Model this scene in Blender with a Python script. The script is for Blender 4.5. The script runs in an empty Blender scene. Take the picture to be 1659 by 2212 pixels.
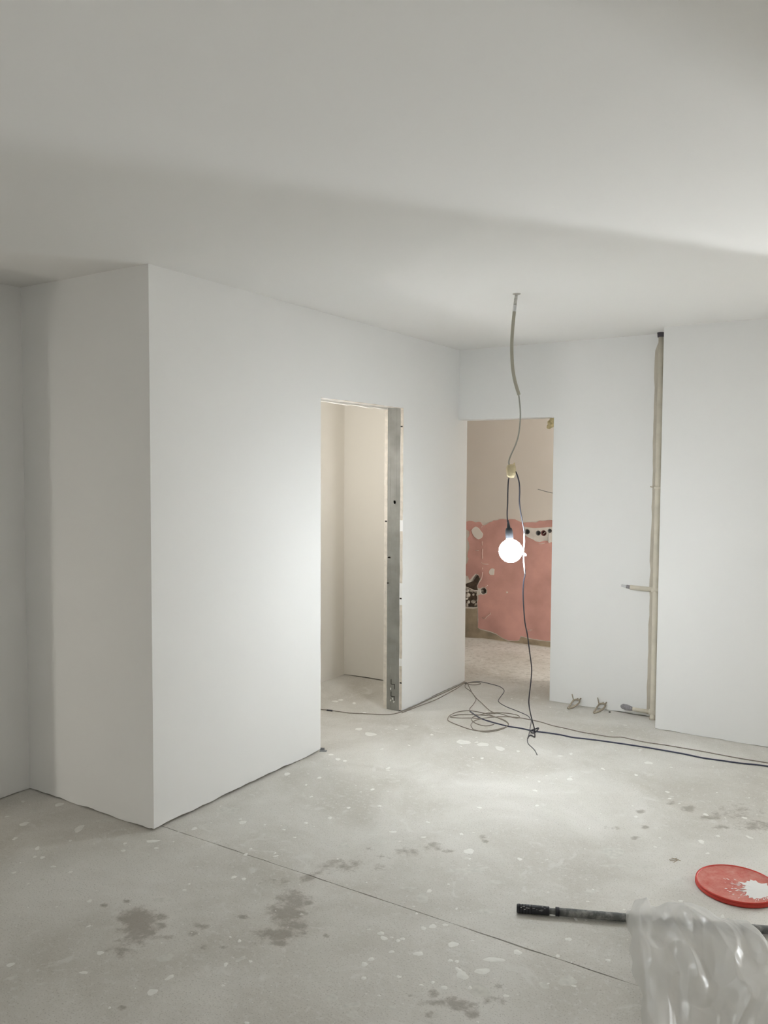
import bpy, bmesh, math, random
import numpy as np
from mathutils import Vector, Matrix, noise as mnoise
from mathutils.geometry import tessellate_polygon

scene = bpy.context.scene
C = scene.collection
random.seed(7)
rng = np.random.default_rng(7)

# ------------------------------------------------------------------ camera
F_PX, PITCH, ROLL, YAW, CAM_H = 1765.43, 0.0514, 0.0049, 0.5612, 1.6948
CX, CY = 829.5, 1106.0
FW = Vector((-math.sin(YAW) * math.cos(PITCH), math.cos(YAW) * math.cos(PITCH), -math.sin(PITCH)))
_r = Vector((math.cos(YAW), math.sin(YAW), 0))
_u = _r.cross(FW)
RT = math.cos(ROLL) * _r + math.sin(ROLL) * _u
UP = -math.sin(ROLL) * _r + math.cos(ROLL) * _u
cam_d = bpy.data.cameras.new('camera')
cam_d.sensor_fit = 'HORIZONTAL'
cam_d.sensor_width = 36.0
cam_d.lens = F_PX * 36.0 / 1659.0
cam_d.clip_start = 0.05
cam = bpy.data.objects.new('camera', cam_d)
C.objects.link(cam)
cam.matrix_world = Matrix(((RT.x, UP.x, -FW.x, 0), (RT.y, UP.y, -FW.y, 0), (RT.z, UP.z, -FW.z, CAM_H), (0, 0, 0, 1)))
scene.camera = cam

# ------------------------------------------------------------------ world, exposure
world = bpy.data.worlds.new('night')
world.use_nodes = True
world.node_tree.nodes['Background'].inputs[0].default_value = (0.004, 0.005, 0.007, 1)
scene.world = world
scene.view_settings.view_transform = 'Standard'
scene.view_settings.look = 'None'
scene.view_settings.gamma = 1.0
scene.view_settings.use_curve_mapping = False
scene.view_settings.exposure = 1.08
scene.cycles.max_bounces = 7
scene.cycles.diffuse_bounces = 5
scene.cycles.sample_clamp_indirect = 6.0

BULB_STRENGTH = 120.0
REAR_FILL_WATTS = 2.6
WORK_WATTS = 180.0
SIDE_WATTS = 11.0
CLOSET_FILL_WATTS = 6.6
BULB_COLOR = (0.915, 0.97, 1.0)

# ------------------------------------------------------------------ measured room
H = 2.62
XW, YS, YB, YB2 = -2.898, 2.600, 5.693, 5.450
YD1, YD2, DH = 3.9045, 4.8577, 2.1205
XS, D2H, X2, XR = -1.306, 2.084, -2.128, -3.843
YBACK = 5.84           # rear side of the back wall
YPINK = 7.41
XRIGHT, YREAR = 1.04, -0.9
XGAP = 0.60

def ray(px, py):
    return (px - CX) / F_PX * RT - (py - CY) / F_PX * UP + FW
def fp(px, py, z=0.0):
    d = ray(px, py); t = (z - CAM_H) / d.z
    return Vector((d.x * t, d.y * t, z))
def yp(px, py, y):
    d = ray(px, py); t = y / d.y
    return Vector((d.x * t, y, CAM_H + d.z * t))

# ------------------------------------------------------------------ helpers
MATS = {}
def mat(name, col, rough=0.8, metal=0.0, var=0.0, vscale=8.0, bump=0.0, bscale=60.0, spec=0.3):
    if name in MATS: return MATS[name]
    m = bpy.data.materials.new(name); m.use_nodes = True
    nt = m.node_tree; b = nt.nodes['Principled BSDF']
    b.inputs['Roughness'].default_value = rough
    b.inputs['Metallic'].default_value = metal
    b.inputs['Specular IOR Level'].default_value = spec
    b.inputs['Base Color'].default_value = (*col, 1)
    tc = nt.nodes.new('ShaderNodeTexCoord')
    if var > 0:
        n = nt.nodes.new('ShaderNodeTexNoise'); n.inputs['Scale'].default_value = vscale; n.inputs['Detail'].default_value = 6
        r = nt.nodes.new('ShaderNodeValToRGB')
        r.color_ramp.elements[0].position = 0.3; r.color_ramp.elements[1].position = 0.7
        r.color_ramp.elements[0].color = (*[max(0, c * (1 - var)) for c in col], 1)
        r.color_ramp.elements[1].color = (*[min(1, c * (1 + var)) for c in col], 1)
        nt.links.new(tc.outputs['Object'], n.inputs['Vector'])
        nt.links.new(n.outputs['Fac'], r.inputs['Fac']); nt.links.new(r.outputs['Color'], b.inputs['Base Color'])
    if bump > 0:
        n2 = nt.nodes.new('ShaderNodeTexNoise'); n2.inputs['Scale'].default_value = bscale; n2.inputs['Detail'].default_value = 4
        bp = nt.nodes.new('ShaderNodeBump'); bp.inputs['Strength'].default_value = bump; bp.inputs['Distance'].default_value = 0.004
        nt.links.new(tc.outputs['Object'], n2.inputs['Vector'])
        nt.links.new(n2.outputs['Fac'], bp.inputs['Height']); nt.links.new(bp.outputs['Normal'], b.inputs['Normal'])
    MATS[name] = m
    return m

def emit_mat(name, col, strength):
    """frosted LED globe: the diode plate at the neck shines forward, so the crown gives more light than the neck"""
    m = bpy.data.materials.new(name); m.use_nodes = True
    nt = m.node_tree; nt.nodes.clear()
    out = nt.nodes.new('ShaderNodeOutputMaterial'); e = nt.nodes.new('ShaderNodeEmission')
    e.inputs['Color'].default_value = (*col, 1)
    tc = nt.nodes.new('ShaderNodeTexCoord'); sp = nt.nodes.new('ShaderNodeSeparateXYZ')
    mr = nt.nodes.new('ShaderNodeMapRange')
    mr.inputs['From Min'].default_value = -0.07; mr.inputs['From Max'].default_value = 0.07
    mr.inputs['To Min'].default_value = strength * 1.35; mr.inputs['To Max'].default_value = strength * 0.27
    nt.links.new(tc.outputs['Object'], sp.inputs[0]); nt.links.new(sp.outputs['Z'], mr.inputs['Value'])
    nt.links.new(mr.outputs[0], e.inputs['Strength']); nt.links.new(e.outputs[0], out.inputs[0])
    return m

def obj(name, bm, m, parent=None, smooth=False, loc=None):
    me = bpy.data.meshes.new(name)
    bmesh.ops.recalc_face_normals(bm, faces=bm.faces)
    bm.to_mesh(me); bm.free()
    if m: me.materials.append(m)
    if smooth:
        for p in me.polygons: p.use_smooth = True
    o = bpy.data.objects.new(name, me); C.objects.link(o)
    if parent: o.parent = parent
    if loc is not None: o.location = loc
    return o
def tag(o, label, cat, group=None):
    o['label'] = label; o['category'] = cat
    if group: o['group'] = group
    return o
def thing(name, label, cat, loc=(0, 0, 0), group=None):
    o = bpy.data.objects.new(name, None); C.objects.link(o); o.location = loc
    o.empty_display_size = 0.05
    return tag(o, label, cat, group)
def structure(o, label=None):
    o['kind'] = 'structure'
    if label: o['label'] = label
    return o

def add_box(bm, x0, x1, y0, y1, z0, z1):
    v = [bm.verts.new(c) for c in ((x0,y0,z0),(x1,y0,z0),(x1,y1,z0),(x0,y1,z0),(x0,y0,z1),(x1,y0,z1),(x1,y1,z1),(x0,y1,z1))]
    for f in ((0,3,2,1),(4,5,6,7),(0,1,5,4),(1,2,6,5),(2,3,7,6),(3,0,4,7)): bm.faces.new([v[i] for i in f])
    return v
def box(name, b, m, parent=None):
    bm = bmesh.new(); add_box(bm, *b); return obj(name, bm, m, parent)

def catmull(pts, n=8, closed=False):
    P = [Vector(p) for p in pts]; out = []
    N = len(P)
    rngi = range(N) if closed else range(N - 1)
    for i in rngi:
        p0 = P[(i - 1) % N] if closed or i > 0 else P[0]
        p1 = P[i]; p2 = P[(i + 1) % N]
        p3 = P[(i + 2) % N] if closed or i + 2 < N else P[-1]
        for k in range(n):
            t = k / n
            out.append(0.5 * ((2 * p1) + (p2 - p0) * t + (2 * p0 - 5 * p1 + 4 * p2 - p3) * t * t + (3 * p1 - p0 - 3 * p2 + p3) * t ** 3))
    if not closed: out.append(P[-1])
    return out

def add_tube(bm, path, rad, seg=8, cap=True):
    path = [Vector(p) for p in path]
    rads = rad if isinstance(rad, (list, tuple)) else [rad] * len(path)
    rings = []; prev = None
    for i, p in enumerate(path):
        a = path[max(0, i - 1)]; b = path[min(len(path) - 1, i + 1)]
        t = (b - a)
        if t.length < 1e-9: t = Vector((0, 0, 1))
        t.normalize()
        if prev is None:
            ref = Vector((0, 0, 1)) if abs(t.z) < 0.9 else Vector((1, 0, 0))
            n = t.cross(ref).normalized()
        else:
            n = prev - t * prev.dot(t)
            n = n.normalized() if n.length > 1e-6 else t.orthogonal().normalized()
        prev = n; bn = t.cross(n)
        rings.append([bm.verts.new(p + rads[i] * (math.cos(2*math.pi*k/seg) * n + math.sin(2*math.pi*k/seg) * bn)) for k in range(seg)])
    for A, B in zip(rings, rings[1:]):
        for k in range(seg): bm.faces.new((A[k], A[(k+1) % seg], B[(k+1) % seg], B[k]))
    if cap:
        bm.faces.new(rings[0][::-1]); bm.faces.new(rings[-1])
def tube(name, path, rad, m, parent=None, seg=8, loc=None):
    bm = bmesh.new(); add_tube(bm, path, rad, seg); return obj(name, bm, m, parent, True, loc)

def add_lathe(bm, prof, seg=24, M=None):
    """prof: (radius, z) pairs, bottom to top or the reverse"""
    rings = []
    for r, z in prof:
        if r < 1e-6: rings.append([bm.verts.new((0, 0, z))])
        else: rings.append([bm.verts.new((r * math.cos(2*math.pi*k/seg), r * math.sin(2*math.pi*k/seg), z)) for k in range(seg)])
    for A, B in zip(rings, rings[1:]):
        for k in range(seg):
            k2 = (k + 1) % seg
            f = [A[k % len(A)], A[k2 % len(A)], B[k2 % len(B)], B[k % len(B)]]
            u = []
            for v in f:
                if v not in u: u.append(v)
            if len(u) > 2: bm.faces.new(u)
    if M is not None:
        for ring in rings:
            for v in ring: v.co = M @ v.co
def lathe(name, prof, m, parent=None, seg=24, loc=None, smooth=True):
    bm = bmesh.new(); add_lathe(bm, prof, seg); return obj(name, bm, m, parent, smooth, loc)

def ragged(a, b, n, amp, fixed_ends=True):
    """points from a to b (2-D) with a little roughness across the line"""
    a = Vector(a); b = Vector(b); d = b - a; nrm = Vector((-d.y, d.x)).normalized(); out = []
    for i in range(n + 1):
        t = i / n
        j = 0 if (fixed_ends and i in (0, n)) else random.uniform(-amp, amp)
        out.append(a + d * t + nrm * j)
    return [tuple(p) for p in out]

def board(name, outline, axis, v0, v1, m, parent=None, holes=()):
    """a flat sheet: outline in the plane across 'axis' (x: (y,z), y: (x,z), z: (x,y)), between v0 and v1 on that axis"""
    def to3(p, v):
        return {'x': (v, p[0], p[1]), 'y': (p[0], v, p[1]), 'z': (p[0], p[1], v)}[axis]
    loops = [list(outline)] + [list(h) for h in holes]
    tris = tessellate_polygon([[Vector((p[0], p[1], 0)) for p in l] for l in loops])
    flat = [p for l in loops for p in l]
    bm = bmesh.new()
    A = [bm.verts.new(to3(p, v0)) for p in flat]; B = [bm.verts.new(to3(p, v1)) for p in flat]
    for t in tris:
        for S in (A, B):
            try: bm.faces.new([S[i] for i in t])
            except ValueError: pass
    k = 0
    for l in loops:
        n = len(l)
        for i in range(n):
            j = (i + 1) % n
            bm.faces.new((A[k+i], A[k+j], B[k+j], B[k+i]))
        k += n
    return obj(name, bm, m, parent)

# ------------------------------------------------------------------ materials
def matte(name, col, var):
    """plain matt emulsion"""
    m = bpy.data.materials.new(name); m.use_nodes = True; nt = m.node_tree; nt.nodes.clear()
    o = nt.nodes.new('ShaderNodeOutputMaterial'); d = nt.nodes.new('ShaderNodeBsdfDiffuse'); d.inputs['Roughness'].default_value = 0.0
    n = nt.nodes.new('ShaderNodeTexNoise'); n.inputs['Scale'].default_value = 2.5; n.inputs['Detail'].default_value = 1
    r = nt.nodes.new('ShaderNodeMix'); r.data_type = 'RGBA'
    r.inputs[6].default_value = (*[c * (1 - var) for c in col], 1); r.inputs[7].default_value = (*[min(1, c * (1 + var)) for c in col], 1)
    tc = nt.nodes.new('ShaderNodeTexCoord'); nt.links.new(tc.outputs['Object'], n.inputs['Vector'])
    nt.links.new(n.outputs['Fac'], r.inputs[0]); nt.links.new(r.outputs[2], d.inputs['Color']); nt.links.new(d.outputs[0], o.inputs[0])
    return m
M_WALL = matte('white_wall_paint', (0.90, 0.895, 0.88), 0.008)
M_CEIL = matte('white_ceiling_paint', (0.84, 0.83, 0.81), 0.008)
M_PLASTER = matte('bare_cream_plaster', (0.86, 0.83, 0.77), 0.015)
M_GYPS = mat('plasterboard_core', (0.70, 0.64, 0.56), 0.9, var=0.12, vscale=30, bump=0.4, bscale=150)
M_ZINC = mat('galvanised_steel', (0.275, 0.27, 0.245), 0.6, metal=0.15, var=0.16, vscale=9)
M_DARK = mat('dark_gap', (0.05, 0.045, 0.04), 0.9)
M_BEIGE = matte('old_beige_plaster', (0.60, 0.545, 0.485), 0.05)
M_PINK = mat('old_pink_paint', (0.53, 0.285, 0.245), 0.8, var=0.20, vscale=3.2, bump=0.2, bscale=60)
M_PATCH = mat('grey_filler_patch', (0.62, 0.57, 0.52), 0.9, var=0.08, vscale=20, bump=0.3, bscale=80)
M_BROWN = mat('brown_raw_mortar', (0.30, 0.24, 0.165), 0.95, var=0.3, vscale=9, bump=0.5, bscale=50)
M_HOLE = mat('hollow_interior', (0.17, 0.13, 0.10), 0.95, var=0.4, vscale=25)
M_RUBBLE = mat('broken_mortar', (0.46, 0.41, 0.35), 0.95, var=0.25, vscale=30, bump=0.5, bscale=90)

def floor_material():
    m = bpy.data.materials.new('dusty_screed'); m.use_nodes = True
    nt = m.node_tree; b = nt.nodes['Principled BSDF']; L = nt.links.new
    b.inputs['Roughness'].default_value = 0.62
    b.inputs['Specular IOR Level'].default_value = 0.25
    tc = nt.nodes.new('ShaderNodeTexCoord')
    def noise(scale, detail, rough=0.55, dist=0.0):
        n = nt.nodes.new('ShaderNodeTexNoise')
        n.inputs['Scale'].default_value = scale; n.inputs['Detail'].default_value = detail
        n.inputs['Roughness'].default_value = rough; n.inputs['Distortion'].default_value = dist
        L(tc.outputs['Object'], n.inputs['Vector']); return n.outputs['Fac']
    def ramp(fac, p0, c0, p1, c1):
        r = nt.nodes.new('ShaderNodeValToRGB')
        r.color_ramp.elements[0].position = p0; r.color_ramp.elements[0].color = (*c0, 1)
        r.color_ramp.elements[1].position = p1; r.color_ramp.elements[1].color = (*c1, 1)
        L(fac, r.inputs['Fac']); return r.outputs['Color']
    def mix(fac, a, bcol):
        x = nt.nodes.new('ShaderNodeMix'); x.data_type = 'RGBA'
        L(fac, x.inputs[0]) if not isinstance(fac, float) else setattr(x.inputs[0], 'default_value', fac)
        L(a, x.inputs[6])
        if isinstance(bcol, tuple): x.inputs[7].default_value = (*bcol, 1)
        else: L(bcol, x.inputs[7])
        return x.outputs[2]
    def math_(op, a, bb):
        x = nt.nodes.new('ShaderNodeMath'); x.operation = op
        for i, s in enumerate((a, bb)):
            if isinstance(s, (int, float)): x.inputs[i].default_value = s
            else: L(s, x.inputs[i])
        return x.outputs[0]
    def rng_(v, a, bb, c=0.0, d=1.0):
        x = nt.nodes.new('ShaderNodeMapRange'); x.interpolation_type = 'SMOOTHSTEP'
        x.inputs['From Min'].default_value = a; x.inputs['From Max'].default_value = bb
        x.inputs['To Min'].default_value = c; x.inputs['To Max'].default_value = d
        L(v, x.inputs['Value']); return x.outputs[0]
    col = ramp(noise(1.6, 4, 0.6, 0.4), 0.34, (0.555, 0.53, 0.48), 0.66, (0.73, 0.71, 0.67))
    fine = rng_(noise(45, 2, 0.7), 0.52, 0.72)
    col = mix(math_('MULTIPLY', fine, 0.65), col, (0.70, 0.685, 0.65))
    grit = rng_(noise(160, 1, 0.6), 0.56, 0.74)
    col = mix(math_('MULTIPLY', grit, 0.55), col, (0.36, 0.335, 0.295))
    # pale scuffs of filler dust
    scuff = rng_(noise(7, 4, 0.62, 1.2), 0.58, 0.70)
    col = mix(math_('MULTIPLY', scuff, 0.55), col, (0.74, 0.725, 0.69))
    # tiny white drips
    vo = nt.nodes.new('ShaderNodeTexVoronoi'); vo.inputs['Scale'].default_value = 26
    L(tc.outputs['Object'], vo.inputs['Vector'])
    drip = rng_(vo.outputs['Distance'], 0.05, 0.12, 1.0, 0.0)
    drip = math_('MULTIPLY', drip, rng_(noise(3.1, 1), 0.5, 0.62))
    col = mix(math_('MULTIPLY', drip, 0.7), col, (0.82, 0.81, 0.77))
    # damp patches
    at = nt.nodes.new('ShaderNodeAttribute'); at.attribute_name = 'damp'
    ed = math_('ADD', at.outputs['Fac'], math_('MULTIPLY', math_('SUBTRACT', noise(22, 3, 0.7), 0.5), 1.5))
    damp = rng_(ed, 0.34, 0.86)
    dcol = mix(0.60, col, (0.235, 0.203, 0.165))
    col = mix(damp, col, dcol)
    L(col, b.inputs['Base Color'])
    bp = nt.nodes.new('ShaderNodeBump'); bp.inputs['Strength'].default_value = 0.25; bp.inputs['Distance'].default_value = 0.004
    L(noise(40, 2, 0.65), bp.inputs['Height']); L(bp.outputs['Normal'], b.inputs['Normal'])
    return m
M_FLOOR = floor_material()

# ------------------------------------------------------------------ floor: two screed slabs and the saw cut between them
STAINS = [  # pixel centre and half sizes of the damp patches, turned into places on the floor
 (300,1985,38,20,1),(300,2008,34,18,1),(285,2030,34,14,.8),(262,2055,32,14,.6),(235,2070,28,10,.35),(350,1980,10,6,.9),(350,1998,14,5,.9),(352,2023,26,6,.7),
 (435,2000,17,6,.8),(418,2016,12,5,.8),(441,2047,10,5,.8),(483,2046,9,4,.8),(525,1980,11,5,.9),(272,1947,9,4,.9),(226,1956,8,4,.9),(264,2177,9,5,.9),(545,2036,18,5,.5),
 (632,1945,36,20,.85),(620,1972,40,20,.9),(600,2018,42,11,.95),(632,1998,34,12,.8),(605,2038,24,6,.9),(665,1950,10,6,.9),(655,2014,8,6,.8),(595,1905,40,10,.5),
 (740,1868,60,13,.62),(690,1886,30,6,.5),(662,1897,24,8,.7),(820,1873,15,9,.6),(835,1851,26,5,.45),(882,1839,28,8,.7),(937,1829,18,9,.75),(968,1838,11,4,.8),(1044,1808,8,5,.9),(1048,1817,7,4,.8),(798,1832,9,4,.7),
 (939,2147,13,9,.9),(962,2164,34,10,.8),(996,2172,28,12,.9),(1018,2192,15,11,.8),(930,2190,18,7,.7),(1078,2130,10,8,.7),(1057,2158,17,9,.7),(890,2150,8,4,.7),(1085,2165,14,7,.5),(915,2168,16,8,.5),
 (705,2021,6,4,.9),(1488,1747,15,6,.9),(1534,1765,22,7,.75),(1590,1752,62,18,.5),(1632,1784,36,11,.72),(1560,1787,15,5,.85),(1383,1753,10,4,.9),(1394,1787,8,4,.9),(1330,1788,26,5,.55),(1373,1810,8,4,.9),(1450,1735,9,4,.8),(1605,1765,40,8,.55),
 (60,1990,30,22,.25),(1075,2020,40,14,.15)]
SB = []
for px, py, rx, ry, w in STAINS:
    c = fp(px, py); a = (fp(px + rx, py) - c); b = (fp(px, py - ry) - c)
    SB.append((np.array(c[:2]), np.linalg.inv(np.array([[a.x, b.x], [a.y, b.y]])), w))
def damp_at(xy):
    out = np.zeros(len(xy))
    for c, Mi, w in SB:
        d = xy - c
        q = d @ Mi.T
        out = np.maximum(out, w * np.clip(1.25 - 0.62 * np.sqrt((q ** 2).sum(1)), 0, 1))
    return np.maximum(out, 0.42 * np.clip((xy[:, 1] - 5.75) / 0.3, 0, 1))      # trodden dirt in the far room

def slab(name, xs, ys, parent, front_jag=None):
    """front_jag: 'lo' or 'hi' marks the y side that runs along the saw cut"""
    nx, ny = len(xs), len(ys)
    X, Y = np.meshgrid(xs, ys)
    Y = Y.copy()
    jag = 0.0014 * np.interp(xs, np.linspace(xs[0], xs[-1], 160), rng.normal(0, 1, 160))
    if front_jag == 'lo': Y[0] += jag
    if front_jag == 'hi': Y[-1] += jag
    verts = np.stack([X.ravel(), Y.ravel(), np.zeros(nx * ny)], 1)
    idx = np.arange(nx * ny).reshape(ny, nx)
    faces = np.stack([idx[:-1, :-1].ravel(), idx[:-1, 1:].ravel(), idx[1:, 1:].ravel(), idx[1:, :-1].ravel()], 1)
    row = idx[0] if front_jag == 'lo' else idx[-1]
    drop = verts[row].copy(); drop[:, 2] = -0.012
    base = len(verts); verts = np.concatenate([verts, drop])
    k = np.arange(nx - 1)
    lip = np.stack([row[k], row[k + 1], base + k + 1, base + k], 1)
    if front_jag == 'hi': lip = lip[:, ::-1]
    lip = lip if front_jag == 'hi' else lip[:, ::-1]
    me = bpy.data.meshes.new(name)
    me.from_pydata(verts.tolist(), [], np.concatenate([faces, lip]).tolist())
    at = me.attributes.new('damp', 'FLOAT', 'POINT')
    at.data.foreach_set('value', damp_at(verts[:, :2]).astype(np.float32))
    me.materials.append(M_FLOOR)
    o = bpy.data.objects.new(name, me); C.objects.link(o); o.parent = parent
    return o
bm = bmesh.new(); add_box(bm, -6.6, 3.2, YREAR - 0.3, YPINK + 0.4, -0.12, -0.012)
floor = structure(obj('floor', bm, M_DARK), 'dusty grey concrete screed floor with damp stains')
XG = np.concatenate([np.arange(-6.5, -3.9, 0.1), np.arange(-3.9, 0.4, 0.014), np.arange(0.4, 3.15, 0.1)])
JY = 2.661
slab('slab', XG, np.concatenate([np.arange(JY + 0.0022, 4.4, 0.014), np.arange(4.4, YPINK + 0.35, 0.03)]), floor, 'lo')
slab('slab', XG, np.concatenate([np.arange(YREAR - 0.25, 1.3, 0.1), np.arange(1.3, JY - 0.008, 0.014), [JY - 0.0022]]), floor, 'hi')

# filler and paint splatter dried on the screed
def splat_mesh(spots, name, m, thick):
    bm = bmesh.new()
    for (x, y, a, b, ang, ir) in spots:
        n = 16; p1, p2, p3 = (random.uniform(0, 6.28) for _ in range(3))
        rim = []
        for k in range(n):
            t = 2 * math.pi * k / n
            r = 1 + ir * (0.55 * math.sin(2 * t + p1) + 0.45 * math.sin(3 * t + p2) + 0.35 * math.sin(5 * t + p3))
            dx, dy = a * r * math.cos(t), b * r * math.sin(t)
            rim.append(bm.verts.new((x + dx * math.cos(ang) - dy * math.sin(ang), y + dx * math.sin(ang) + dy * math.cos(ang), 0.0002)))
        c = bm.verts.new((x, y, thick))
        for k in range(n): bm.faces.new((rim[k], rim[(k + 1) % n], c))
    o = obj(name, bm, m, floor); o['kind'] = 'stuff'
    for p in o.data.polygons:
        if p.normal.z < 0: p.flip()
    return o
M_SPLAT = mat('white_filler_drops', (0.83, 0.82, 0.78), 0.8, var=0.05, vscale=40)
M_SMEAR = mat('pale_filler_smear', (0.655, 0.64, 0.595), 0.85, var=0.10, vscale=50)
def spots_px(lst):
    out = []
    for px, py, rx, ry in lst:
        c = fp(px, py); a = (fp(px + rx, py) - c); b = (fp(px, py - ry) - c)
        out.append((c.x, c.y, a.length, b.length, math.atan2(a.y, a.x), 0.22))
    return out
WHITE = [(171,1790,9,7),(979,2040,11,6),(904,2060,10,5),(999,2107,12,9),(1118,2057,8,6),(1067,2073,22,5),(1042,2098,18,6),(1013,1839,12,5),(329,2143,12,6),(181,2101,9,3),(23,2084,8,4),
 (330,1817,14,3),(338,1832,5,2),(1001,1603,14,5),(1043,1608,12,4),(1080,1617,9,5),(786,2113,5,4),(870,2028,5,3),(846,2056,6,3),(973,2075,5,3),(987,2077,5,3),(860,2032,5,3),(802,2072,7,4),
 (787,2083,6,6),(862,2110,5,3),(935,2122,4,3),(910,2128,5,2),(960,2133,7,4),(962,1998,6,3),(915,2005,5,4),(935,2001,9,4),(823,2016,7,4),(52,1780,9,4),(128,1738,8,4),(152,1816,4,2),(30,1885,5,2),
 (152,1884,5,2),(115,1872,6,2),(270,1822,4,2),(75,1851,4,2),(1401,1648,8,3),(1231,1683,6,3),(1374,1674,4,2),(1515,1818,6,4),(1551,1806,4,2),(525,1776,9,3),(420,1790,6,3),(470,1705,7,2),(620,1672,7,3),(523,1778,5,3),
 (820,1741,4,2),(753,1745,4,2),(775,1575,7,3),(800,1586,12,4),(730,1640,5,3),(715,1630,5,2),(745,1644,5,2),(690,1680,5,2),(736,1512,5,2),(724,1515,7,2),(765,1519,4,2),(787,1540,4,2),(1160,1740,4,2),(1205,2065,5,3),(1240,2130,6,2)]
FAINT = [(490,1749,24,7),(500,1755,14,4),(715,2156,14,9),(913,1940,15,9),(357,2069,18,8),(1324,1842,24,12),(1226,2119,20,11),(762,2171,18,6),(760,2190,14,7),(800,2169,9,5),(845,2177,13,5),(742,1828,13,7),(350,1944,22,4),
 (60,1800,14,5),(230,1772,20,5),(280,1768,12,4),(1400,1872,14,5),(1340,1870,40,4),(70,1752,8,4),(1035,2140,24,14),(1175,2128,12,7),(1010,1880,40,6),(1065,1905,22,4),(880,1918,20,3),(1050,1968,20,5),(1280,1925,20,3)]
rnd = []
for _ in range(420):
    x, y = random.uniform(-3.8, -0.2), random.uniform(1.4, 5.6)
    if x < XW + 0.05 and y > YS - 0.05: continue
    r = random.choice((0.0025, 0.003, 0.004, 0.005, 0.007, 0.010))
    rnd.append((x, y, r * random.uniform(1, 1.8), r, random.uniform(0, 3.1), 0.25))
splat_mesh(spots_px(WHITE) + rnd, 'filler_drops', M_SPLAT, 0.0012)
rnd2 = [(random.uniform(-3.8, -0.2), random.uniform(1.4, 5.6), random.uniform(0.008, 0.022), random.uniform(0.005, 0.012), random.uniform(0, 3.1), 0.4) for _ in range(70)]
rnd2 = [s for s in rnd2 if not (s[0] < XW + 0.05 and s[1] > YS - 0.05)]
splat_mesh(spots_px(FAINT) + rnd2, 'filler_smears', M_SMEAR, 0.0005)

# ------------------------------------------------------------------ ceiling
bm = bmesh.new(); add_box(bm, -6.6, 3.2, YREAR - 0.3, YPINK + 0.4, H, H + 0.2)
structure(obj('ceiling', bm, M_CEIL), 'smooth white painted ceiling')

# ------------------------------------------------------------------ partition with the open doorway (long white wall on the left)
def bottom_edge(a, b, step=0.035, lo=0.006, hi=0.016):
    n = max(2, int(abs(b - a) / step)); out = []
    z = random.uniform(lo, hi)
    for i in range(n + 1):
        z = min(hi, max(lo, z + random.uniform(-0.004, 0.004)))
        out.append((a + (b - a) * i / n, z))
    return out
T_BOARD = 0.024
out = [(YS, H)] + bottom_edge(YS, YD1) + ragged((YD1, 0.02), (YD1, DH), 24, 0.0012, False)[1:-1] + [(YD1, DH)] \
    + ragged((YD1, DH), (YD2, DH), 18, 0.0022)[1:] + ragged((YD2, DH), (YD2, 0.01), 30, 0.0022, False)[1:] \
    + bottom_edge(YD2, YBACK, lo=0.003, hi=0.008)[1:] + [(YBACK, H)]
wp = structure(board('wall_partition', out, 'x', XW, XW - T_BOARD, M_WALL), 'long white plasterboard partition with doorway, lit by the bulb')
XI, XO = XW - T_BOARD, -3.024        # stud zone
XBK = -3.052
out = [(YS + 0.1, H), (YS + 0.1, 0)] + [(YD1 - 0.003, 0)] + [(YD1 - 0.003, DH - 0.004)] + ragged((YD1 - 0.003, DH - 0.004), (YD2 + 0.002, DH - 0.006), 16, 0.005)[1:] \
    + ragged((YD2 + 0.002, DH - 0.006), (YD2 + 0.002, 0.0), 34, 0.003, False)[1:] + [(5.62, 0), (5.62, H)]
board('back_board', out, 'x', XO, XBK, M_PLASTER, wp)
# cut plasterboard faces round the opening
def strip(name, b, m, parent): return box(name, b, m, parent)
strip('board_edge', (XW - 0.0225, XW - 0.0015, YD2 - 0.0012, YD2 + 0.006, 0.012, DH - 0.002), M_GYPS, wp)
strip('board_edge', (XO - 0.027, XO - 0.001, YD2 - 0.0008, YD2 + 0.006, 0.004, DH - 0.008), M_GYPS, wp)
strip('board_edge', (XW - 0.0225, XW - 0.001, YD1, YD2, DH - 0.0015, DH + 0.006), M_GYPS, wp)
# steel C-stud facing the opening, with its web ribs and flanges
bm = bmesh.new()
prof = [(XI, 0.03), (XI, 0.0), (XI - 0.022, 0.0), (XI - 0.024, 0.0007), (XI - 0.030, 0.0007), (XI - 0.032, 0.0), (XO + 0.032, 0.0), (XO + 0.030, 0.0007), (XO + 0.024, 0.0007), (XO + 0.022, 0.0), (XO, 0.0), (XO, 0.03)]
A = [bm.verts.new((x, YD2 + 0.0005 + d, 0.0)) for x, d in prof]; B = [bm.verts.new((x, YD2 + 0.0005 + d, DH + 0.03)) for x, d in prof]
for i in range(len(prof) - 1): bm.faces.new((A[i], A[i+1], B[i+1], B[i]))
stud = obj('stud', bm, M_ZINC, wp)
box('stud', (XO, XI, YD1 - 0.045, YD1 - 0.002, 0, DH + 0.03), M_ZINC, wp)
# header of the opening
box('header', (XO, XI, YD1 - 0.02, YD2 + 0.02, DH + 0.004, DH + 0.05), mat('grey_primer', (0.60, 0.58, 0.54), 0.85, var=0.15, vscale=15), wp)
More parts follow.
